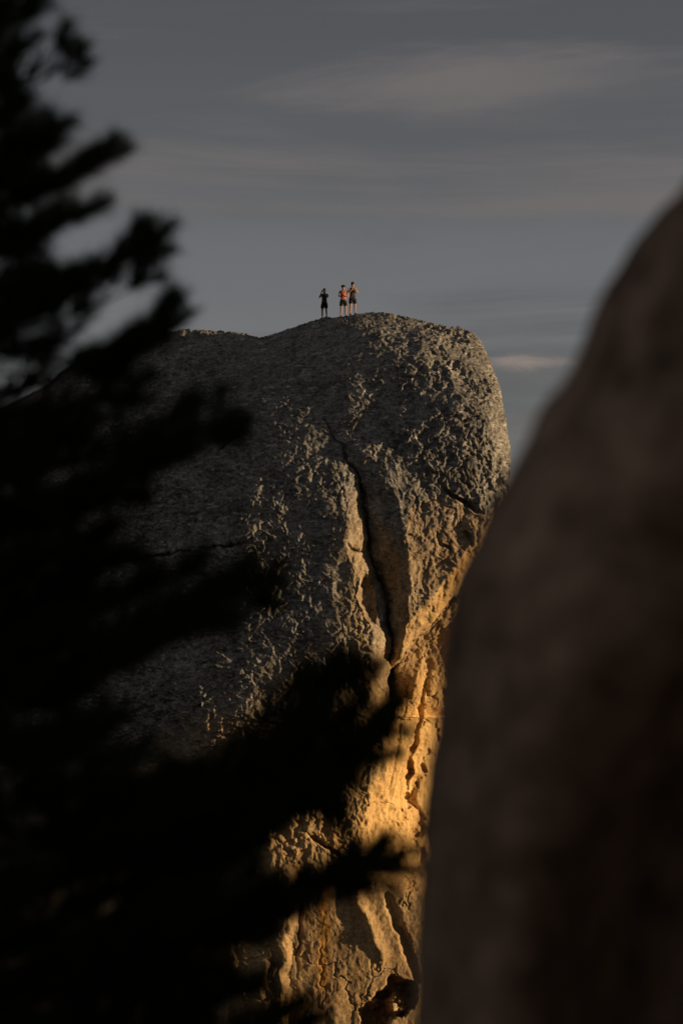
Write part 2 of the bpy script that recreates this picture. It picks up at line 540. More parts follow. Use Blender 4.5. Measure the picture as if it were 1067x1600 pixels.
    v = v + (Rr / 32.8) * 1.1 * (1 - np.sqrt(1 - u * u))
    # smooth places: bevel, front facet of the block, dark crack wall, flank, lowest wall
    facet = inside(wx, wy, [(637, 792), (672, 778), (706, 772), (760, 806), (800, 748), (830, 760), (748, 842), (682, 928), (652, 955), (640, 1000), (620, 1030), (634, 925), (631, 860)])
    sm = np.maximum(facet * 0.82, bev * 0.85)
    md, ms, mt = poly_dist(px, py, MAIN)
    sm = np.maximum(sm, (np.abs(md) < 45) * (ms > 0) * sstep(4.2, 5.2, mt) * 0.8)
    sm = np.maximum(sm, sstep(-60, 10, px - ex) * sstep(1030, 1080, py) * 0.55)
    sm = np.maximum(sm, sstep(1190, 1290, py) * 0.88)
    rib = np.exp(-((px - 565) / 34.0) ** 2) * sstep(745, 800, py) * (1 - sstep(1060, 1120, py)) * (ms < 0)
    sm = np.maximum(sm, rib * 0.85)
    return v, sm, md, ms, ex


def close_back(V, F, ctr, ymid, steps, jit, push=0.0):
    """rings that carry the outline of a front face backwards and in, to make a closed mass"""
    ed = np.concatenate([F[:, [0, 1]], F[:, [1, 2]], F[:, [2, 3]], F[:, [3, 0]]])
    key = np.sort(ed, 1); code = key[:, 0].astype(np.int64) * len(V) + key[:, 1]
    uq, inv, cnt = np.unique(code, return_inverse=True, return_counts=True)
    be = ed[cnt[inv] == 1]
    bv = np.unique(be)
    prev = {int(b): int(b) for b in bv}
    base = V[bv]
    newV = [V]; quads = [F]; count = len(V)
    for back, shrink, drop in steps:
        ring = base + (np.array([ctr[0], 0, ctr[2]]) - base * np.array([1, 0, 1])) * np.array([shrink, 0, shrink])
        ring[:, 1] = np.maximum(base[:, 1] + back * 0.4, base[:, 1] * 0.5 + (ymid + back) * 0.5 + back * 0.2)
        ring[:, 2] -= drop * 0.25
        ring[:, 0] += push * (ring[:, 1] - base[:, 1]) * (1 - shrink)
        ring += np.stack([fbm(ring, 0.2, 3), fbm(ring, 0.2, 3, off=9.0), fbm(ring, 0.2, 3, off=19.0)], -1) * min(jit, back * 0.03)
        look = {int(b): count + j for j, b in enumerate(bv)}
        q = np.array([[prev[int(a)], prev[int(b)], look[int(b)], look[int(a)]] for a, b in be])
        quads.append(q[:, ::-1]); newV.append(ring); count += len(bv); prev = look
    newV.append(np.array([ctr]))
    fan = np.array([[prev[int(b)], prev[int(a)], count] for a, b in be])
    return np.vstack(newV), np.vstack(quads), fan


def solid(name, V, quads, tris, mat):
    me = bpy.data.meshes.new(name)
    nq, nt_ = len(quads), len(tris)
    me.vertices.add(len(V)); me.vertices.foreach_set('co', np.asarray(V, np.float32).ravel())
    me.loops.add(nq * 4 + nt_ * 3)
    me.loops.foreach_set('vertex_index', np.concatenate([quads.ravel(), tris.ravel()]).astype(np.int32))
    me.polygons.add(nq + nt_)
    me.polygons.foreach_set('loop_start', np.concatenate([np.arange(nq) * 4, nq * 4 + np.arange(nt_) * 3]).astype(np.int32))
    me.update(calc_edges=True); me.validate()
    me.polygons.foreach_set('use_smooth', np.ones(len(me.polygons), bool))
    me.materials.append(mat)
    ob = bpy.data.objects.new(name, me); COL.objects.link(ob)
    return ob


def build_outcrop():
    gx = np.concatenate([np.arange(-420, 0, 14.0), np.arange(0, 150, 3.0), np.arange(150, 812, 1.12), np.arange(812, 885, 6.0)])
    gy = np.concatenate([np.arange(486, 1604, 1.12), np.arange(1604, 1965, 9.0)])
    X, Yg = np.meshgrid(gx, gy)
    px, py = X.ravel().copy(), Yg.ravel().copy()
    ins = inside(px, py, SIL)
    # draw the first vertices outside onto the outline
    closed = SIL + [SIL[0]]
    d, s, t = poly_dist(px, py, closed)
    near = (~ins) & (d < 1.7) & (px > 100)
    k = np.floor(t[near]).astype(int).clip(0, len(closed) - 2); f = t[near] - k
    C = np.array(closed, float)
    px[near] = C[k, 0] * (1 - f) + C[k + 1, 0] * f
    py[near] = C[k, 1] * (1 - f) + C[k + 1, 1] * f
    keep = ins | near
    v, sm, md, ms, ex = outcrop_depth(px, py)
    P = ray_at(px, py, YR + v)
    # normals of the base surface from the grid
    G = P.reshape(len(gy), len(gx), 3)
    tx = np.gradient(G, axis=1); ty = np.gradient(G, axis=0)
    n = np.cross(tx, -ty).reshape(-1, 3) * -1
    n = n / np.maximum(np.linalg.norm(n, axis=1), 1e-9)[:, None]
    n[n[:, 1] > 0] *= -1
    n = n * 0.65 + np.array([0, -0.35, 0])
    # weathering relief
    warp = np.stack([fbm(P, 0.9, 3), fbm(P, 0.9, 3, off=31.0), fbm(P, 0.9, 3, off=77.0)], -1) * 0.30
    warp = warp + np.stack([fbm(P, 3.0, 2, off=3.0), fbm(P, 3.0, 2, off=41.0), fbm(P, 3.0, 2, off=87.0)], -1) * 0.10
    Q = P + warp
    headw = sstep(555, 640, px) * (1 - sstep(760, 860, py))
    leftw = (1 - sstep(330, 520, px))
    Ql = Q * np.array([0.55, 0.55, 1.2])
    mixl = lambda fn: fn(Q) * (1 - leftw) + fn(Ql) * leftw
    f1, f2 = worley(Q, 1 / 0.62)
    f3, f4 = worley(Q * np.array([0.75, 0.75, 1.0]), 1 / 0.34, 13.0)
    big = fbm(P, 1 / 3.4, 3) * 0.20
    mid = mixl(lambda q: fbm(q, 1 / 1.1, 2)) * 0.10
    ridge = mixl(lambda q: (0.5 - np.abs(pnoise(q, 1 / 0.75, 9.0))) * 0.10 + (0.5 - np.abs(pnoise(q, 1 / 0.30, 21.0))) * 0.09)
    fine = mixl(lambda q: pnoise(q, 1 / 0.19, 3.0)) * 0.070 + pnoise(Q, 1 / 0.11, 7.0) * 0.045
    pits = -(1 - sstep(0.18, 0.52, f1)) * 0.17 * (0.15 + 0.85 * headw) - (1 - sstep(0.15, 0.5, f3)) * 0.09
    rough = (mid + ridge + fine + pits) * np.clip(0.85 + 0.6 * fbm(P, 1 / 2.6, 2, off=5.0), 0.35, 1.6) * (0.62 + 0.25 * headw + 0.75 * leftw)
    stre = P * np.array([1.0, 1.0, 0.22])
    flute = fbm(P * np.array([1.0, 1.0, 0.16]) + warp, 1 / 1.5, 3, off=12.0) * 0.15 * sstep(1000, 1120, py)
    slick = flute + fbm(stre + warp * 0.5, 1 / 0.55, 4, off=3.0) * 0.10 + fbm(Q, 1 / 0.30, 4, off=8.0) * 0.075 - (1 - sstep(0.1, 0.33, f1)) * 0.06
    slick = slick * (1 - 0.68 * sstep(1300, 1390, py))
    fa, fb = worley(P * np.array([1.0, 1.0, 0.55]) + warp * 1.2, 1 / 1.5, 5.0)
    joint = -(1 - sstep(0.0, 0.07, fb - fa)) * sstep(-0.1, 0.35, fbm(P, 1 / 2.4, 2, off=66.0)) * 0.10
    slick = slick + joint
    rough = rough + joint * 0.6
    hgt = big + rough * (1 - sm) + slick * np.maximum(sm, 0.25)
    hgt = hgt * np.where(px < 140, 0.6, 1.0)
    P = P + n * hgt[:, None]
    # faces
    nr, nc = len(gy), len(gx)
    idx = np.arange(nr * nc).reshape(nr, nc)
    F = np.stack([idx[:-1, :-1], idx[1:, :-1], idx[1:, 1:], idx[:-1, 1:]], -1).reshape(-1, 4)
    F = F[keep[F].all(1)]
    used = np.zeros(nr * nc, bool); used[F] = True
    remap = np.cumsum(used) - 1
    V = P[used]; F = remap[F]
    pxu, pyu = px[used], py[used]
    ctr = np.array([-6.0, YR + 40.0, 4.0])
    front_n = len(V)
    V2, Q4, fan = close_back(V, F, ctr, YR + 6, ((1.2, 0.005, 0.05), (4.0, 0.05, 0.5), (10.0, 0.14, 2.0), (18.0, 0.34, 5.0), (25.0, 0.62, 8.0), (28.0, 0.9, 10.0)), 0.5)
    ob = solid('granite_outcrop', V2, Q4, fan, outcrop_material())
    # stain map: ochre low on the cliff and smooth faces, bevel and flank painted brighter as sunlit, one rust streak, seams of black lichen
    w = np.stack([pxu / 40, pyu / 40, np.zeros_like(pxu)], -1)
    wn = fbm(w, 1.0, 4) * 34
    exu = line_x(EF, pyu)
    smu = sm[used]
    och_sun = sstep(940, 1120, pyu + wn + (pxu - 560) * 0.55)
    och_sun = np.maximum(och_sun, smu * sstep(700, 860, pyu + wn) * 0.62)
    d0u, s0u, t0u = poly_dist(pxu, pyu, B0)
    och_sun = np.where((s0u > 0) & (pyu < 1120), np.maximum(och_sun, np.where(poly_dist(pxu, pyu, B1)[1] > 0, 0.7, 0.93)), och_sun)  # bevel ochre set above the block's face to paint in its sunlit look
    och_sun = och_sun * (0.75 + 0.25 * sstep(-40, 25, pxu - exu) * (1 - sstep(1330, 1420, pyu)))  # full value on the flank alone, so its painted sunlight shows there
    streak = np.exp(-((pxu - 505 + wn * 0.12 + (pyu - 1480) * 0.03) / 9.0) ** 2) * sstep(1360, 1410, pyu) * (1 - sstep(1530, 1570, pyu)) * 0.85
    streak = np.maximum(streak, 0.5 * np.exp(-((pxu - 520 + wn * 0.2) / 12.0) ** 2) * sstep(1230, 1270, pyu) * (1 - sstep(1300, 1360, pyu)))
    blk = sstep(0.62, 0.95, fbm(w * np.array([0.9, 0.35, 1]), 1.3, 4, off=4.0)) * 0.6
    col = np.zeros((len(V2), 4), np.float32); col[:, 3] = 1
    col[:front_n, 0] = np.clip(och_sun, 0, 1); col[:front_n, 1] = streak; col[:front_n, 2] = blk
    at = ob.data.color_attributes.new('stain_and_sun', 'FLOAT_COLOR', 'POINT')
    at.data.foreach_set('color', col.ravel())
    tag(ob, 'huge weathered granite outcrop with overhanging head, its cliff glowing orange in low sun', 'rock')
    return ob, V2


outcrop, OV = build_outcrop()

# ------------------------------------------------------------------ the near boulder
BO = [(560, 3300), (590, 2500), (628, 1900), (644, 1600), (648, 1520), (654, 1420), (660, 1340), (668, 1260), (676, 1190), (684, 1110), (690, 1050), (700, 980), (712, 930), (730, 882), (758, 825), (792, 770),
      (830, 702), (866, 642), (900, 580), (930, 515), (962, 450), (1000, 392), (1030, 345), (1067, 302), (1120, 230), (1190, 140), (1300, -10), (1440, -240), (1600, -500), (1850, -800), (2200, -980), (2600, -1000),
      (3000, -700), (3300, 0), (3500, 1200), (3550, 3300)]
GR = [(1180, 420), (1090, 560), (1010, 760), (950, 960), (900, 1160), (860, 1400), (840, 1700), (820, 2300)]


def build_boulder():
    gx = np.concatenate([np.arange(550, 1130, 5.0), np.arange(1130, 3570, 24.0)])
    gy = np.concatenate([np.arange(-1020, 250, 25.0), np.arange(250, 1660, 5.0), np.arange(1660, 3310, 30.0)])
    X, Yg = np.meshgrid(gx, gy)
    px, py = X.ravel().copy(), Yg.ravel().copy()
    ins = inside(px, py, BO)
    closed = BO + [BO[0]]
    d, s_, t = poly_dist(px, py, closed)
    near = (~ins) & (d < np.where((px < 1130) & (py > 250) & (py < 1660), 7.2, 30.0))
    k = np.floor(t[near]).astype(int).clip(0, len(closed) - 2); f = t[near] - k
    C = np.array(closed, float)
    px[near] = C[k, 0] * (1 - f) + C[k + 1, 0] * f
    py[near] = C[k, 1] * (1 - f) + C[k + 1, 1] * f
    keep = ins | near
    d = poly_dist(px, py, BO[:-2])[0]
    u = np.clip(1 - d / 170.0, 0, 1)
    Y = 6.3 - 0.75 * np.sqrt(np.maximum(1 - u * u, 0)) - 1.9 * sstep(0, 2000, d) - d / 1400.0
    # right of a long edge the lower face is undercut
    g, gs, gt = poly_dist(px, py, GR)
    side = np.where(gs > 0, g, -g)
    Y = Y + 0.9 * sstep(-60, 260, side) * (1 - sstep(450, 1200, side)) * sstep(420, 1500, py)
    P = ray_at(px, py, Y)
    h = 0.012 + 0.018 * sstep(850, 1200, py) + fbm(P, 1 / 1.1, 3) * 0.06 + fbm(P, 1 / 0.35, 4, off=4) * 0.035 - 0.05 * (1 - sstep(0.1, 0.45, worley(P, 1 / 0.3)[0]))
    P = P + np.array([-0.5, -0.8, 0.2]) * h[:, None]
    nr, nc = len(gy), len(gx)
    idx = np.arange(nr * nc).reshape(nr, nc)
    F = np.stack([idx[:-1, :-1], idx[1:, :-1], idx[1:, 1:], idx[:-1, 1:]], -1).reshape(-1, 4)
    F = F[keep[F].all(1)]
    used = np.zeros(nr * nc, bool); used[F] = True
    remap = np.cumsum(used) - 1
    V2, Q4, fan = close_back(P[used], remap[F], np.array([2.6, 14.5, 8.5]), 6.8,
                             ((0.5, 0.0, -0.3), (1.5, 0.0, -1.5), (3.0, 0.02, -3.0), (4.5, 0.08, -3.5), (6.0, 0.25, -2.0), (7.0, 0.65, 0.6)), 0.12, 0.26)
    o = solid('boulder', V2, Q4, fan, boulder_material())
    tag(o, 'dark brown blurred boulder face sloping up beside the sunlit outcrop', 'rock')
    return o


build_boulder()

# ------------------------------------------------------------------ the pine
def bark_material():
    m, nt, b = mat_new('pine_bark', 0.95, 0.1)
    tc = nt.nodes.new('ShaderNodeTexCoord')
    c = nd_ramp(nt, nd_noise(nt, tc.outputs['Object'], 14, 6, 0.65), [(0.35, (0.025, 0.018, 0.013)), (0.65, (0.085, 0.062, 0.045))])
    nt.links.new(c, b.inputs['Base Color'])
    return m


def needle_material():
    m, nt, b = mat_new('pine_needles', 0.75, 0.15)
    tc = nt.nodes.new('ShaderNodeTexCoord')
    c = nd_ramp(nt, nd_noise(nt, tc.outputs['Object'], 2.5, 4, 0.6), [(0.35, (0.018, 0.026, 0.010)), (0.65, (0.045, 0.058, 0.020))])
    nt.links.new(c, b.inputs['Base Color'])
    return m


def tube(path, radii, sides=6):
    path = np.asarray(path, float)
    V = []; F = []
    up0 = np.array([0.31, 0.17, 0.93])
    for i, p in enumerate(path):
        t = path[min(i + 1, len(path) - 1)] - path[max(i - 1, 0)]
        t = t / max(np.linalg.norm(t), 1e-9)
        a = np.cross(t, up0)
        if np.linalg.norm(a) < 1e-3:
            a = np.cross(t, [1, 0, 0])
        a /= np.linalg.norm(a); b = np.cross(t, a)
        for s in range(sides):
            an = 2 * math.pi * s / sides
            V.append(p + radii[i] * (math.cos(an) * a + math.sin(an) * b))
    for i in range(len(path) - 1):
        for s in range(sides):
            s2 = (s + 1) % sides
            F.append([i * sides + s, i * sides + s2, (i + 1) * sides + s2, (i + 1) * sides + s])
    F.append(list(range(sides))[::-1]); F.append([(len(path) - 1) * sides + s for s in range(sides)])
    return V, F


TREE_Y = 10.0
TRUNK_PX = -60.0
OUTLINE = [(-1400, -60), (-200, 10), (0, 75), (80, 130), (160, 110), (230, 192), (330, 255), (480, 288), (640, 375), (760, 330), (890, 430), (980, 400), (1030, 585), (1130, 625), (1230, 560), (1335, 640), (1420, 470), (1480, 430), (1560, 500), (1700, 560), (2100, 450)]
INNER = [(-1400, -60), (-200, -10), (0, 38), (60, 20), (120, 40), (170, 95), (220, 125), (270, 135), (310, 105), (360, 78), (400, 88), (430, 150), (480, 205), (550, 215), (580, 150), (610, 140), (640, 230), (700, 270), (760, 240), (820, 235), (900, 270), (960, 235),
         (1060, 225), (1110, 230), (1160, 290), (1200, 390), (1240, 430), (1300, 400), (1360, 425), (1420, 440), (1480, 440), (1560, 455), (1700, 480), (2100, 400)]
TIPS = [  # picture point of a branch tip, rise angle (deg), depth offset from the trunk (m)
    (82, -18, 50, 0.0), (66, 62, 40, .1), (118, 60, 55, -.1), (133, 78, 40, 0.05), (100, 190, 30, -.2), (196, 230, 35, 0.0), (176, 222, 50, .15), (168, 312, 25, 0.15), (140, 330, 20, -.1),
    (240, 345, 60, 0), (262, 352, 45, -0.1), (262, 385, 30, 0.1), (248, 425, 30, .2), (138, 405, 75, 0.1), (284, 462, 60, 0), (292, 492, 50, 0.1), (250, 500, 35, -.15), (150, 560, 10, 0),
    (215, 570, 15, .1), (230, 610, -10, -.1), (330, 612, 45, 0.05), (378, 640, 30, -0.1), (384, 668, 20, 0.1), (310, 690, 10, -.2), (250, 760, 5, .1), (220, 730, 15, -.3),
    (180, 830, 10, .2), (250, 850, 20, 0), (330, 870, 25, .2), (400, 872, 35, -.1), (440, 885, 30, 0), (436, 925, 10, 0.15), (380, 960, 5, -.2), (240, 1010, 5, .1), (350, 940, 0, .3),
    (500, 1030, 60, .05), (555, 1022, 55, 0), (592, 1025, 45, -0.05), (580, 1085, 35, .1), (630, 1088, 55, 0), (634, 1125, 25, 0.05), (610, 1170, 10, -.1), (560, 1210, -20, 0), (540, 1265, -50, -.05), (480, 1200, 0, .1),
    (430, 1240, 0, .2), (390, 1215, 15, 0), (310, 1190, 20, .1), (360, 1250, 5, -.2), (300, 1290, 5, .1), (420, 1300, 0, .1),
    (520, 1060, 60, .1), (530, 1112, 40, -.1), (562, 1130, 40, .1), (592, 1140, 30, -.1), (500, 1135, 30, .2), (470, 1215, 10, -.1), (522, 1190, 10, .1), (572, 1180, 15, 0), (512, 1240, -20, .1), (542, 1232, -10, -.1),
    (640, 1330, 15, 0), (620, 1310, 40, 0.06), (600, 1375, 5, -0.05), (560, 1350, 20, 0), (510, 1372, 5, 0.1), (460, 1400, 5, -.1), (400, 1390, 5, .1), (420, 1350, 15, -.2),
    (350, 1420, 0, 0), (420, 1450, -5, .1), (430, 1530, 0, 0), (380, 1500, 10, -.1), (480, 1560, 20, 0), (505, 1590, 15, .1), (440, 1600, 5, -.1), (350, 1580, 10, .1), (380, 1640, 10, 0),
]


FINGERS = [(470, 1130, 478, 1045), (505, 1115, 540, 1016), (545, 1095, 562, 1022), (560, 1105, 596, 1026), (590, 1135, 634, 1080), (585, 1150, 645, 1132), (570, 1172, 628, 1168), (520, 1180, 566, 1216), (515, 1195, 542, 1280), (500, 1150, 520, 1070),
           (480, 1190, 505, 1110), (540, 1160, 590, 1110), (600, 1348, 650, 1318), (570, 1342, 612, 1300), (590, 1362, 645, 1350), (535, 1350, 562, 1305), (500, 1370, 530, 1330), (560, 1365, 620, 1378), (440, 1395, 480, 1360), (540, 1362, 600, 1345), (520, 1372, 580, 1330), (550, 1352, 600, 1322), (575, 1358, 632, 1338), (500, 1385, 560, 1372), (470, 1395, 530, 1352),
           (100, 130, 134, 58), (98, 120, 112, 52), (110, 125, 142, 86), (40, 110, 75, 55), (165, 255, 204, 220), (155, 245, 184, 212), (60, 200, 118, 180), (150, 325, 176, 306), (222, 395, 240, 334), (232, 400, 266, 342), (240, 405, 272, 380), (130, 430, 140, 396),
           (265, 505, 286, 448), (272, 515, 300, 476), (240, 440, 258, 420), (345, 660, 390, 642), (330, 645, 352, 598), (350, 668, 388, 668), (395, 905, 442, 868), (400, 915, 448, 902), (385, 890, 402, 856), (400, 935, 440, 935),
           (200, 600, 240, 575), (430, 1585, 484, 1548), (455, 1600, 512, 1580), (400, 1480, 434, 1440), (390, 1530, 436, 1500), (20, 40, 62, 5)]
GAPS = [(62, 604, 62, 24), (66, 112, 34, 26), (128, 380, 40, 24), (196, 480, 24, 18)]


def build_pine():
    bark, ndl = bark_material(), needle_material()
    base = ray_at(TRUNK_PX, 800, TREE_Y)
    tx = float(base[0])
    zg = float(ground_h(np.array([tx]), np.array([TREE_Y]))[0])
    ztop = 14.1
    root = bpy.data.objects.new('pine_tree', None)
    COL.objects.link(root)
    root.location = (tx, TREE_Y, zg)
    O = np.array([tx, TREE_Y, zg])
    tag(root, 'black silhouetted pine with bushy needle tufts overlapping the outcrop', 'tree')

    def trunk_at(z):
        u = (z - zg)
        return np.array([tx + 0.03 * math.sin(u * 1.3), TREE_Y + 0.03 * math.sin(u * 0.9 + 1), z])
    zz = np.linspace(zg - 0.25, ztop, 30)
    path = [trunk_at(z) - O for z in zz]
    rad = [0.10 * (1 - (z - zg) / (ztop - zg + 0.05)) ** 0.9 + 0.008 for z in zz]
    rad[0] = 0.15; rad[1] = 0.12
    V, F = tube(path, rad, 10)
    mesh_obj('trunk', V, F, bark, root, True)

    shoots = []   # (start, end) pieces that carry needles
    out_py = [p[0] for p in INNER]; out_px = [p[1] for p in INNER]

    def px_of(p):
        d = p - CAM
        dep = d[1] * math.cos(PITCH) + d[2] * math.sin(PITCH)
        up = -d[1] * math.sin(PITCH) + d[2] * math.cos(PITCH)
        return 533.5 + FPX * d[0] / dep, 800 - FPX * up / dep

    def branch(p0, tip, rise, n_side, fill, t0=0.2, lim=OUTLINE):
        """a limb from the trunk to tip whose end rises by `rise` degrees, with side twigs"""
        L = np.linalg.norm(tip - p0)
        slack = 26 if lim is OUTLINE else -12
        lpy = [p[0] for p in lim]; lpx = [p[1] for p in lim]
        hd = tip - p0; hd[2] = 0
        hn = hd / max(np.linalg.norm(hd), 1e-6)
        tdir = hn * math.cos(rise) + np.array([0, 0, math.sin(rise)])
        c1 = p0 + hn * L * 0.4 + np.array([0, 0, 0.04 * L])
        c2 = tip - tdir * min(L * 0.4, 0.30)
        ts = np.linspace(0, 1, 12)
        pts = [(1 - t) ** 3 * p0 + 3 * (1 - t) ** 2 * t * c1 + 3 * (1 - t) * t * t * c2 + t ** 3 * tip for t in ts]
        rad = [max(0.0035, 0.017 * (L / 1.3) * (1 - 0.85 * t)) for t in ts]
        V, F = tube([p - O for p in pts], rad, 5)
        VV = list(V); FF = list(F)
        pts = np.array(pts)
        # needles on the outer part of the limb itself
        for i in range(4, 11):
            shoots.append((pts[i], pts[i + 1]))
        for k in range(n_side):
            t = t0 + (0.98 - t0) * rng.random()
            i = int(t * 11); b = pts[i] + (pts[i + 1] - pts[i]) * (t * 11 - i)
            ax = pts[i + 1] - pts[i]; ax /= np.linalg.norm(ax)
            side = np.cross(ax, [0, 0, 1]); side /= max(np.linalg.norm(side), 1e-6)
            d = ax * rng.uniform(0.5, 1.0) + side * rng.choice([-1, 1]) * rng.uniform(0.3, 1.0) + np.array([0, 0, rng.uniform(-0.1, 1.0)])
            d /= np.linalg.norm(d)
            l = rng.uniform(0.10, 0.22) * (1.25 - 0.6 * t) * fill
            e = b + d * l
            ppx, ppy = px_of(e)
            if ppx > np.interp(ppy, lpy, lpx) + slack:
                e = b + d * l * 0.45
                ppx, ppy = px_of(e)
                if ppx > np.interp(ppy, lpy, lpx) + slack:
                    continue
            v, f = tube([b - O, (b + e) / 2 - O, e - O], [0.005, 0.004, 0.003], 4)
            o = len(VV); VV += v; FF += [[q + o for q in ff] for ff in f]
            m = (b + e) / 2
            shoots.append((b + (m - b) * 0.3, m)); shoots.append((m, e))
        mesh_obj('branch', VV, FF, bark, root, True)

    def tuft(tip, rise, hn, n=3):
        for k in range(n):
            d = hn * math.cos(rise) + np.array([0, 0, math.sin(rise)]) + rng.normal(size=3) * 0.33
            d /= np.linalg.norm(d)
            b = tip - d * 0.10 + rng.normal(size=3) * 0.012
            shoots.append((b, b + d * rng.uniform(0.08, 0.13)))

    # limbs whose tips make the outline
    for (x, y, rise, dy) in TIPS:
        tip = ray_at(x - 22, y + 16, TREE_Y + dy)
        run = tip[0] - tx
        p0 = trunk_at(min(max(tip[2] - run * (0.56 if (x > 440 and 1000 < y < 1290) else 0.30) - 0.05, zg + 0.3), ztop - 0.2))
        branch(p0, tip, R(rise), int(12 + 12 * run), 1.0, 0.45 if run > 0.6 else 0.3)
        tuft(tip, R(rise), np.array([1.0, 0, 0]))
    # upright shoots at the ends of the sprays
    for (x0, y0, x1, y1) in FINGERS:
        dy = rng.uniform(-0.12, 0.12)
        a, b = ray_at(x0, y0, TREE_Y + dy), ray_at(x1 - 4, y1 + 10, TREE_Y + dy + rng.uniform(-0.04, 0.04))
        m = (a + b) / 2 + np.array([0.008, 0, -0.008])
        shoots.append((a, m)); shoots.append((m, b)); shoots.append((m, b)); shoots.append((a, b)); shoots.append((m, b))
        V, F = tube([a - O, m - O, b - O], [0.006, 0.005, 0.003], 4)
        mesh_obj('branch', V, F, bark, root, True)
    # whorls all round the trunk
    z = zg + 0.45
    while z < ztop - 0.15:
        nb = 9 if z < 10.4 else (7 if z < 12.0 else 5)
        a0 = rng.uniform(0, 6.28)
        for k in range(nb):
            a = a0 + k * 2 * math.pi / nb + rng.uniform(-0.25, 0.25)
            _, py0 = px_of(trunk_at(z + 0.1))
            rmax = (np.interp(py0, out_py, out_px) - TRUNK_PX) / 420.0
            L = rmax * rng.uniform(0.62, 0.9)
            if math.cos(a) < 0:
                L = max(L, 0.9 * (ztop - z) / 3.6)
            L = min(max(L, 0.18), 1.35)
            tip = trunk_at(z) + np.array([math.cos(a) * L, math.sin(a) * L, L * rng.uniform(0.10, 0.40)])
            for _ in range(8):
                qx, qy = px_of(tip)
                if qx < np.interp(qy, out_py, out_px) - 30:
                    break
                tip = trunk_at(z) + (tip - trunk_at(z)) * 0.85
            branch(trunk_at(z), tip, R(rng.uniform(10, 40)), int(10 + 20 * L), 1.2, 0.2, INNER)
        z += rng.uniform(0.13, 0.20)
    shoots.append((trunk_at(ztop - 0.35), trunk_at(ztop)))
    # needles
    def open_air(a, b):
        x, y = px_of((a + b) / 2)
        return not any(((x - gx) / (rx + 14)) ** 2 + ((y - gy) / (ry + 16)) ** 2 < 1 for gx, gy, rx, ry in GAPS)
    shoots = [q for q in shoots if open_air(*q)]
    A = np.array([s[0] for s in shoots]); B = np.array([s[1] for s in shoots])
    ln = np.linalg.norm(B - A, axis=1)
    cnt = np.maximum((ln * 600).astype(int), 12)
    si = np.repeat(np.arange(len(A)), cnt)
    n = len(si)
    u = rng.random(n)
    P = A[si] + (B - A)[si] * u[:, None]
    ax = ((B - A) / ln[:, None])[si]
    rd = rng.normal(size=(n, 3)); rd -= (rd * ax).sum(1)[:, None] * ax
    rd /= np.linalg.norm(rd, axis=1)[:, None]
    dr = ax * rng.uniform(0.5, 1.3, n)[:, None] + rd * rng.uniform(0.55, 1.0, n)[:, None]
    dr /= np.linalg.norm(dr, axis=1)[:, None]
    le = rng.uniform(0.05, 0.10, n)
    wv = np.cross(dr, rng.normal(size=(n, 3))); wv /= np.linalg.norm(wv, axis=1)[:, None]
    wd = 0.0019
    P = P - O
    T = np.stack([P - wv * wd, P + wv * wd, P + dr * le[:, None]], 1).reshape(-1, 3)
    F = np.arange(3 * n).reshape(n, 3)
    cr = mesh_obj('crown', T, F, ndl, root)
    cr['kind'] = 'stuff'
    print('pine: shoots', len(shoots), 'needles', n)


build_pine()

# ------------------------------------------------------------------ people on the summit
skin_m = plain_mat('tanned_skin', (0.40, 0.235, 0.16), 0.6, 0.15, 8)
dark_cloth = plain_mat('black_cloth', (0.018, 0.018, 0.02), 0.9)
grey_cloth = plain_mat('charcoal_cloth', (0.055, 0.052, 0.05), 0.9)
red_cloth = plain_mat('coral_cloth', (0.60, 0.16, 0.13), 0.9)
hair_brown = plain_mat('brown_hair', (0.06, 0.036, 0.022), 0.8, 0.5, 60)
hair_dark = plain_mat('dark_hair', (0.022, 0.016, 0.012), 0.8, 0.5, 60)
shoe_m = plain_mat('dark_shoe', (0.03, 0.028, 0.028), 0.7)
eye_m = plain_mat('dark_eye', (0.02, 0.015, 0.012), 0.3)


def skin_mesh(name, joints, edges, root, mat, parent, sub=2):
    """joints: name -> (xyz, (rx, ry)); grows one continuous surface over the joint graph"""
    keys = list(joints)
    me = bpy.data.meshes.new(name)
    me.from_pydata([joints[k][0] for k in keys], [(keys.index(a), keys.index(b)) for a, b in edges], [])
    ob = bpy.data.objects.new(name, me)
    COL.objects.link(ob)
    md = ob.modifiers.new('skin', 'SKIN'); md.use_smooth_shade = True
    sd = ob.modifiers.new('sub', 'SUBSURF'); sd.levels = sub; sd.render_levels = sub
    for i, k in enumerate(keys):
        sv = me.skin_vertices[0].data[i]
        r = joints[k][1]
        sv.radius = r if isinstance(r, tuple) else (r, r)
        sv.use_root = (k == root)
    dg = bpy.context.evaluated_depsgraph_get()
    ev = ob.evaluated_get(dg)
    m2 = bpy.data.meshes.new_from_object(ev)
    ob.modifiers.clear()
    ob.data = m2
    bpy.data.meshes.remove(me)
    m2.name = name
    m2.materials.clear(); m2.materials.append(mat)
    m2.polygons.foreach_set('use_smooth', np.ones(len(m2.polygons), bool))
    ob.parent = parent
    return ob


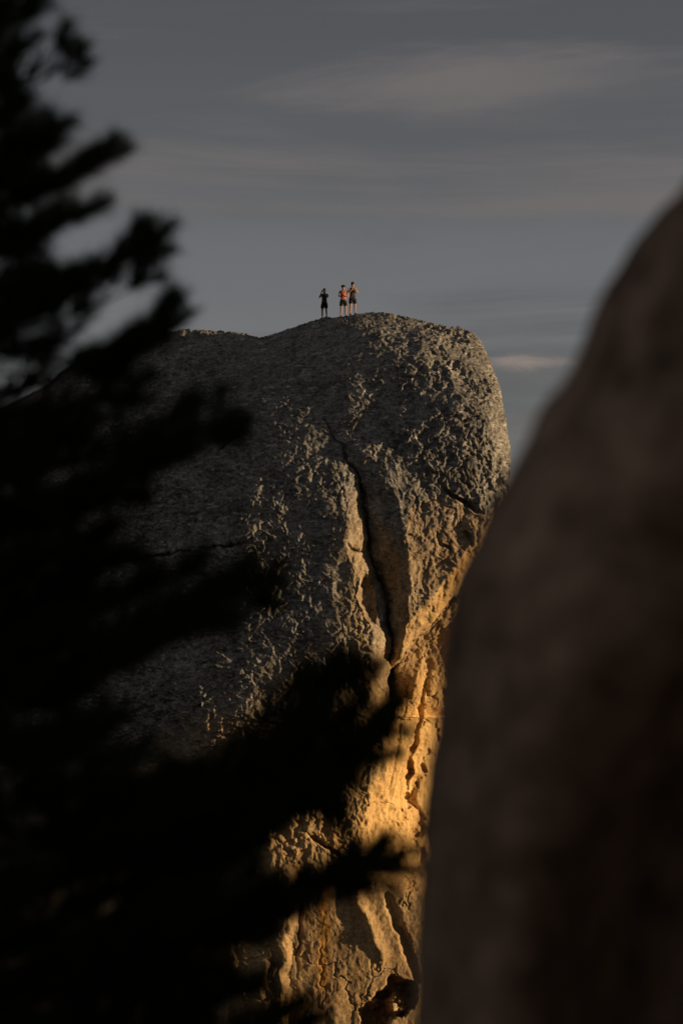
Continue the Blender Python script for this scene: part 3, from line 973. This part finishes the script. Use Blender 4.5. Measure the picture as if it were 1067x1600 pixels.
def blob(name, c, r, mat, parent, rough=0.0, cut=None, seed=0):
    bm = bmesh.new()
    bmesh.ops.create_icosphere(bm, subdivisions=3, radius=1.0)
    vs_ = [v for v in bm.verts]
    co = np.array([v.co[:] for v in vs_])
    h = 1 + rough * fbm(co * 2.5, 1.0, 3, off=seed)
    for v, k in zip(vs_, h):
        v.co = Vector((v.co.x * r[0] * k, v.co.y * r[1] * k, v.co.z * r[2] * k))
    if cut:
        bmesh.ops.bisect_plane(bm, geom=bm.verts[:] + bm.edges[:] + bm.faces[:], plane_co=cut[0], plane_no=cut[1], clear_outer=True)
    for v in bm.verts:
        v.co += Vector(c)
    me = bpy.data.meshes.new(name); bm.to_mesh(me); bm.free()
    me.polygons.foreach_set('use_smooth', np.ones(len(me.polygons), bool))
    ob = bpy.data.objects.new(name, me); COL.objects.link(ob); ob.parent = parent
    me.materials.append(mat)
    return ob


bpy.context.view_layer.update()


def summit_z(x, y):
    hit, loc, nor, idx = outcrop.ray_cast(Vector((x, y, 60.0)), Vector((0, 0, -1)))
    return loc.z if hit else None


def person(px, height, yaw, pose, shirt_mat, hair_mat, curly, label, step=0.0):
    # stand on the crest of the outcrop under the given bearing
    x_at = lambda Y: (px - 533.5) / FPX * Y
    m = (np.abs(OV[:, 0] - x_at(OV[:, 1])) < 0.15) & (OV[:, 1] < YR + 14) & (OV[:, 2] > 20)
    c = OV[m]
    ang = (c[:, 2] - CAM[2]) / c[:, 1]
    best = c[np.argmax(ang)]
    x, y = best[0], best[1] - 0.05 + step
    hs = height / 1.75
    cy, sy = math.cos(yaw), math.sin(yaw)

    def W(p):            # figure coordinates (x its left.., -y forward) -> world offset
        return (cy * p[0] - sy * p[1], sy * p[0] + cy * p[1])
    stance = 0.13 * hs
    fz = []
    for s in (-1, 1):
        o = W((s * stance, 0))
        z = summit_z(x + o[0], y + o[1])
        fz.append(z if z is not None else best[2])
    z0 = min(fz) - 0.015
    root = bpy.data.objects.new('person', None); COL.objects.link(root)
    root.location = (x, y, z0); root.rotation_euler = (0, 0, yaw)
    dl, dr_ = fz[0] - z0, fz[1] - z0
    h = hs
    J = {
        'pelvis': ((0, 0, 0.95 * h), (0.145 * h, 0.10 * h)),
        'waist': ((0, -0.005, 1.08 * h), (0.135 * h, 0.095 * h)),
        'chest': ((0, 0.0, 1.27 * h), (0.165 * h, 0.105 * h)),
        'collar': ((0, 0.01, 1.41 * h), (0.10 * h, 0.08 * h)),
        'neck': ((0, 0.0, 1.50 * h), 0.052 * h),
        'skull': ((0, -0.015, 1.60 * h), (0.075 * h, 0.09 * h)),
        'crown': ((0, -0.01, 1.69 * h), (0.066 * h, 0.082 * h)),
    }
    E = [('pelvis', 'waist'), ('waist', 'chest'), ('chest', 'collar'), ('collar', 'neck'), ('neck', 'skull'), ('skull', 'crown')]
    for s, tagn, dz in ((-1, 'r', dl), (1, 'l', dr_)):
        J['hip' + tagn] = ((s * 0.095 * h, 0, 0.88 * h), 0.092 * h)
        J['knee' + tagn] = ((s * 0.115 * h, -0.02, 0.49 * h + dz * 0.6), 0.056 * h)
        J['calf' + tagn] = ((s * 0.12 * h, 0.012, 0.36 * h + dz * 0.8), 0.056 * h)
        J['ankle' + tagn] = ((s * stance, 0.02, 0.085 * h + dz), 0.036 * h)
        E += [('pelvis', 'hip' + tagn), ('hip' + tagn, 'knee' + tagn), ('knee' + tagn, 'calf' + tagn), ('calf' + tagn, 'ankle' + tagn)]
        J['shoulder' + tagn] = ((s * 0.185 * h, 0.01, 1.40 * h), 0.060 * h)
        if pose == 'raised':
            el = (s * 0.25 * h, -0.14 * h, 1.22 * h); wr = (s * 0.085 * h, -0.22 * h, 1.50 * h); ha = (s * 0.06 * h, -0.20 * h, 1.58 * h)
        elif pose == 'crossed':
            el = (s * 0.245 * h, -0.07 * h, 1.13 * h); wr = (-s * 0.02 * h, -0.20 * h, (1.19 + 0.03 * s) * h); ha = (-s * 0.12 * h, -0.165 * h, (1.23 + 0.03 * s) * h)
        else:                # hands together under the chin
            el = (s * 0.25 * h, -0.10 * h, 1.17 * h); wr = (s * 0.075 * h, -0.23 * h, 1.33 * h); ha = (s * 0.02 * h, -0.22 * h, 1.41 * h)
        J['elbow' + tagn] = (el, 0.042 * h); J['wrist' + tagn] = (wr, 0.030 * h); J['hand' + tagn] = (ha, (0.040 * h, 0.022 * h))
        E += [('collar', 'shoulder' + tagn), ('shoulder' + tagn, 'elbow' + tagn), ('elbow' + tagn, 'wrist' + tagn), ('wrist' + tagn, 'hand' + tagn)]
        # fingers, rooted in the palm
        wv, hv = np.array(wr), np.array(ha)
        ax = (hv - wv) / np.linalg.norm(hv - wv)
        sd = np.cross(ax, [0, 1, 0]); sd /= max(np.linalg.norm(sd), 1e-6)
        for k, (off, lf) in enumerate(((-0.024, 0.062), (-0.008, 0.075), (0.008, 0.070), (0.024, 0.055))):
            a = hv + sd * off * h; b = a + ax * lf * 0.6 * h + np.array([0, -0.008, 0]); c2 = b + ax * lf * 0.4 * h + np.array([0, 0.012, 0])
            for nm, q in (('a', a), ('b', b), ('c', c2)):
                J[f'f{tagn}{k}{nm}'] = (tuple(q), 0.0085 * h)
            E += [('hand' + tagn, f'f{tagn}{k}a'), (f'f{tagn}{k}a', f'f{tagn}{k}b'), (f'f{tagn}{k}b', f'f{tagn}{k}c')]
        tb = (wv + hv) / 2 + sd * 0.03 * h; tc2 = tb + sd * 0.03 * h + ax * 0.03 * h
        J[f't{tagn}a'] = (tuple(tb), 0.011 * h); J[f't{tagn}b'] = (tuple(tc2), 0.009 * h)
        E += [('hand' + tagn, f't{tagn}a'), (f't{tagn}a', f't{tagn}b')]
    body = skin_mesh('body', J, E, 'pelvis', skin_m, root)
    # nose, ears, eyes
    blob('nose', (0, -0.108 * h, 1.595 * h), (0.014 * h, 0.02 * h, 0.024 * h), skin_m, body)
    for s in (-1, 1):
        blob('ear', (s * 0.078 * h, 0.0, 1.60 * h), (0.012 * h, 0.022 * h, 0.032 * h), skin_m, body)
        blob('eye', (s * 0.03 * h, -0.098 * h, 1.625 * h), (0.013 * h, 0.008 * h, 0.008 * h), eye_m, body)
    blob('mouth', (0, -0.10 * h, 1.55 * h), (0.024 * h, 0.008 * h, 0.006 * h), red_cloth, body)
    # clothing
    sj = {'hem': ((0, 0, 0.98 * h), (0.158 * h, 0.118 * h)), 'waist': ((0, -0.005, 1.09 * h), (0.150 * h, 0.112 * h)), 'chest': ((0, 0, 1.27 * h), (0.18 * h, 0.122 * h)),
          'collar': ((0, 0.01, 1.405 * h), (0.115 * h, 0.092 * h)), 'sl': ((0.175 * h, 0.01, 1.40 * h), 0.062 * h), 'sr': ((-0.175 * h, 0.01, 1.40 * h), 0.062 * h)}
    se = [('hem', 'waist'), ('waist', 'chest'), ('chest', 'collar'), ('collar', 'sl'), ('collar', 'sr')]
    if pose == 'raised':
        for s, tg in ((1, 'l'), (-1, 'r')):
            sj['u' + tg] = (tuple(np.array(J['shoulder' + tg][0]) * 0.25 + np.array(J['elbow' + tg][0]) * 0.75), 0.062 * h)
            se.append(('s' + tg, 'u' + tg))
    skin_mesh('shirt', sj, se, 'waist', shirt_mat, root)
    kj = {'band': ((0, 0, 1.03 * h), (0.155 * h, 0.115 * h)), 'seat': ((0, 0.005, 0.92 * h), (0.165 * h, 0.125 * h))}
    ke = [('band', 'seat')]
    for s, tg, dz in ((-1, 'r', dl), (1, 'l', dr_)):
        kj['t' + tg] = ((s * 0.10 * h, 0, 0.83 * h), 0.112 * h); kj['k' + tg] = ((s * 0.115 * h, -0.012, 0.60 * h), 0.104 * h)
        ke += [('seat', 't' + tg), ('t' + tg, 'k' + tg)]
    skin_mesh('shorts', kj, ke, 'seat', dark_cloth, root)
    for s, dz in ((-1, dl), (1, dr_)):
        skin_mesh('shoe', {'heel': ((s * stance, 0.04, 0.05 * h + dz), (0.045 * h, 0.05 * h)), 'mid': ((s * stance, -0.06, 0.045 * h + dz), (0.048 * h, 0.042 * h)),
                           'toe': ((s * (stance + 0.015), -0.17, 0.036 * h + dz), (0.045 * h, 0.034 * h)), 'top': ((s * stance, 0.025, 0.13 * h + dz), 0.044 * h)},
                  [('heel', 'mid'), ('mid', 'toe'), ('heel', 'top')], 'heel', shoe_m, root)
    if curly:
        blob('hair', (0, 0.008 * h, 1.685 * h), (0.118 * h, 0.118 * h, 0.082 * h), hair_mat, root, 0.30, seed=3)
    else:
        blob('hair', (0, 0.012 * h, 1.68 * h), (0.088 * h, 0.108 * h, 0.092 * h), hair_mat, root, 0.14, seed=5)
    tag(root, label, 'person', 'people standing on the summit')
    return root


person(506, 1.64, R(-18), 'raised', grey_cloth, hair_brown, False, 'person in dark top and black shorts with both hands raised to the face')
person(532.5, 1.72, R(4), 'crossed', red_cloth, hair_brown, True, 'person in coral red sleeveless top with curly hair and folded arms', -0.32)
person(547.5, 1.78, R(14), 'chin', grey_cloth, hair_dark, False, 'tallest person in charcoal sleeveless top holding hands together at the chest')
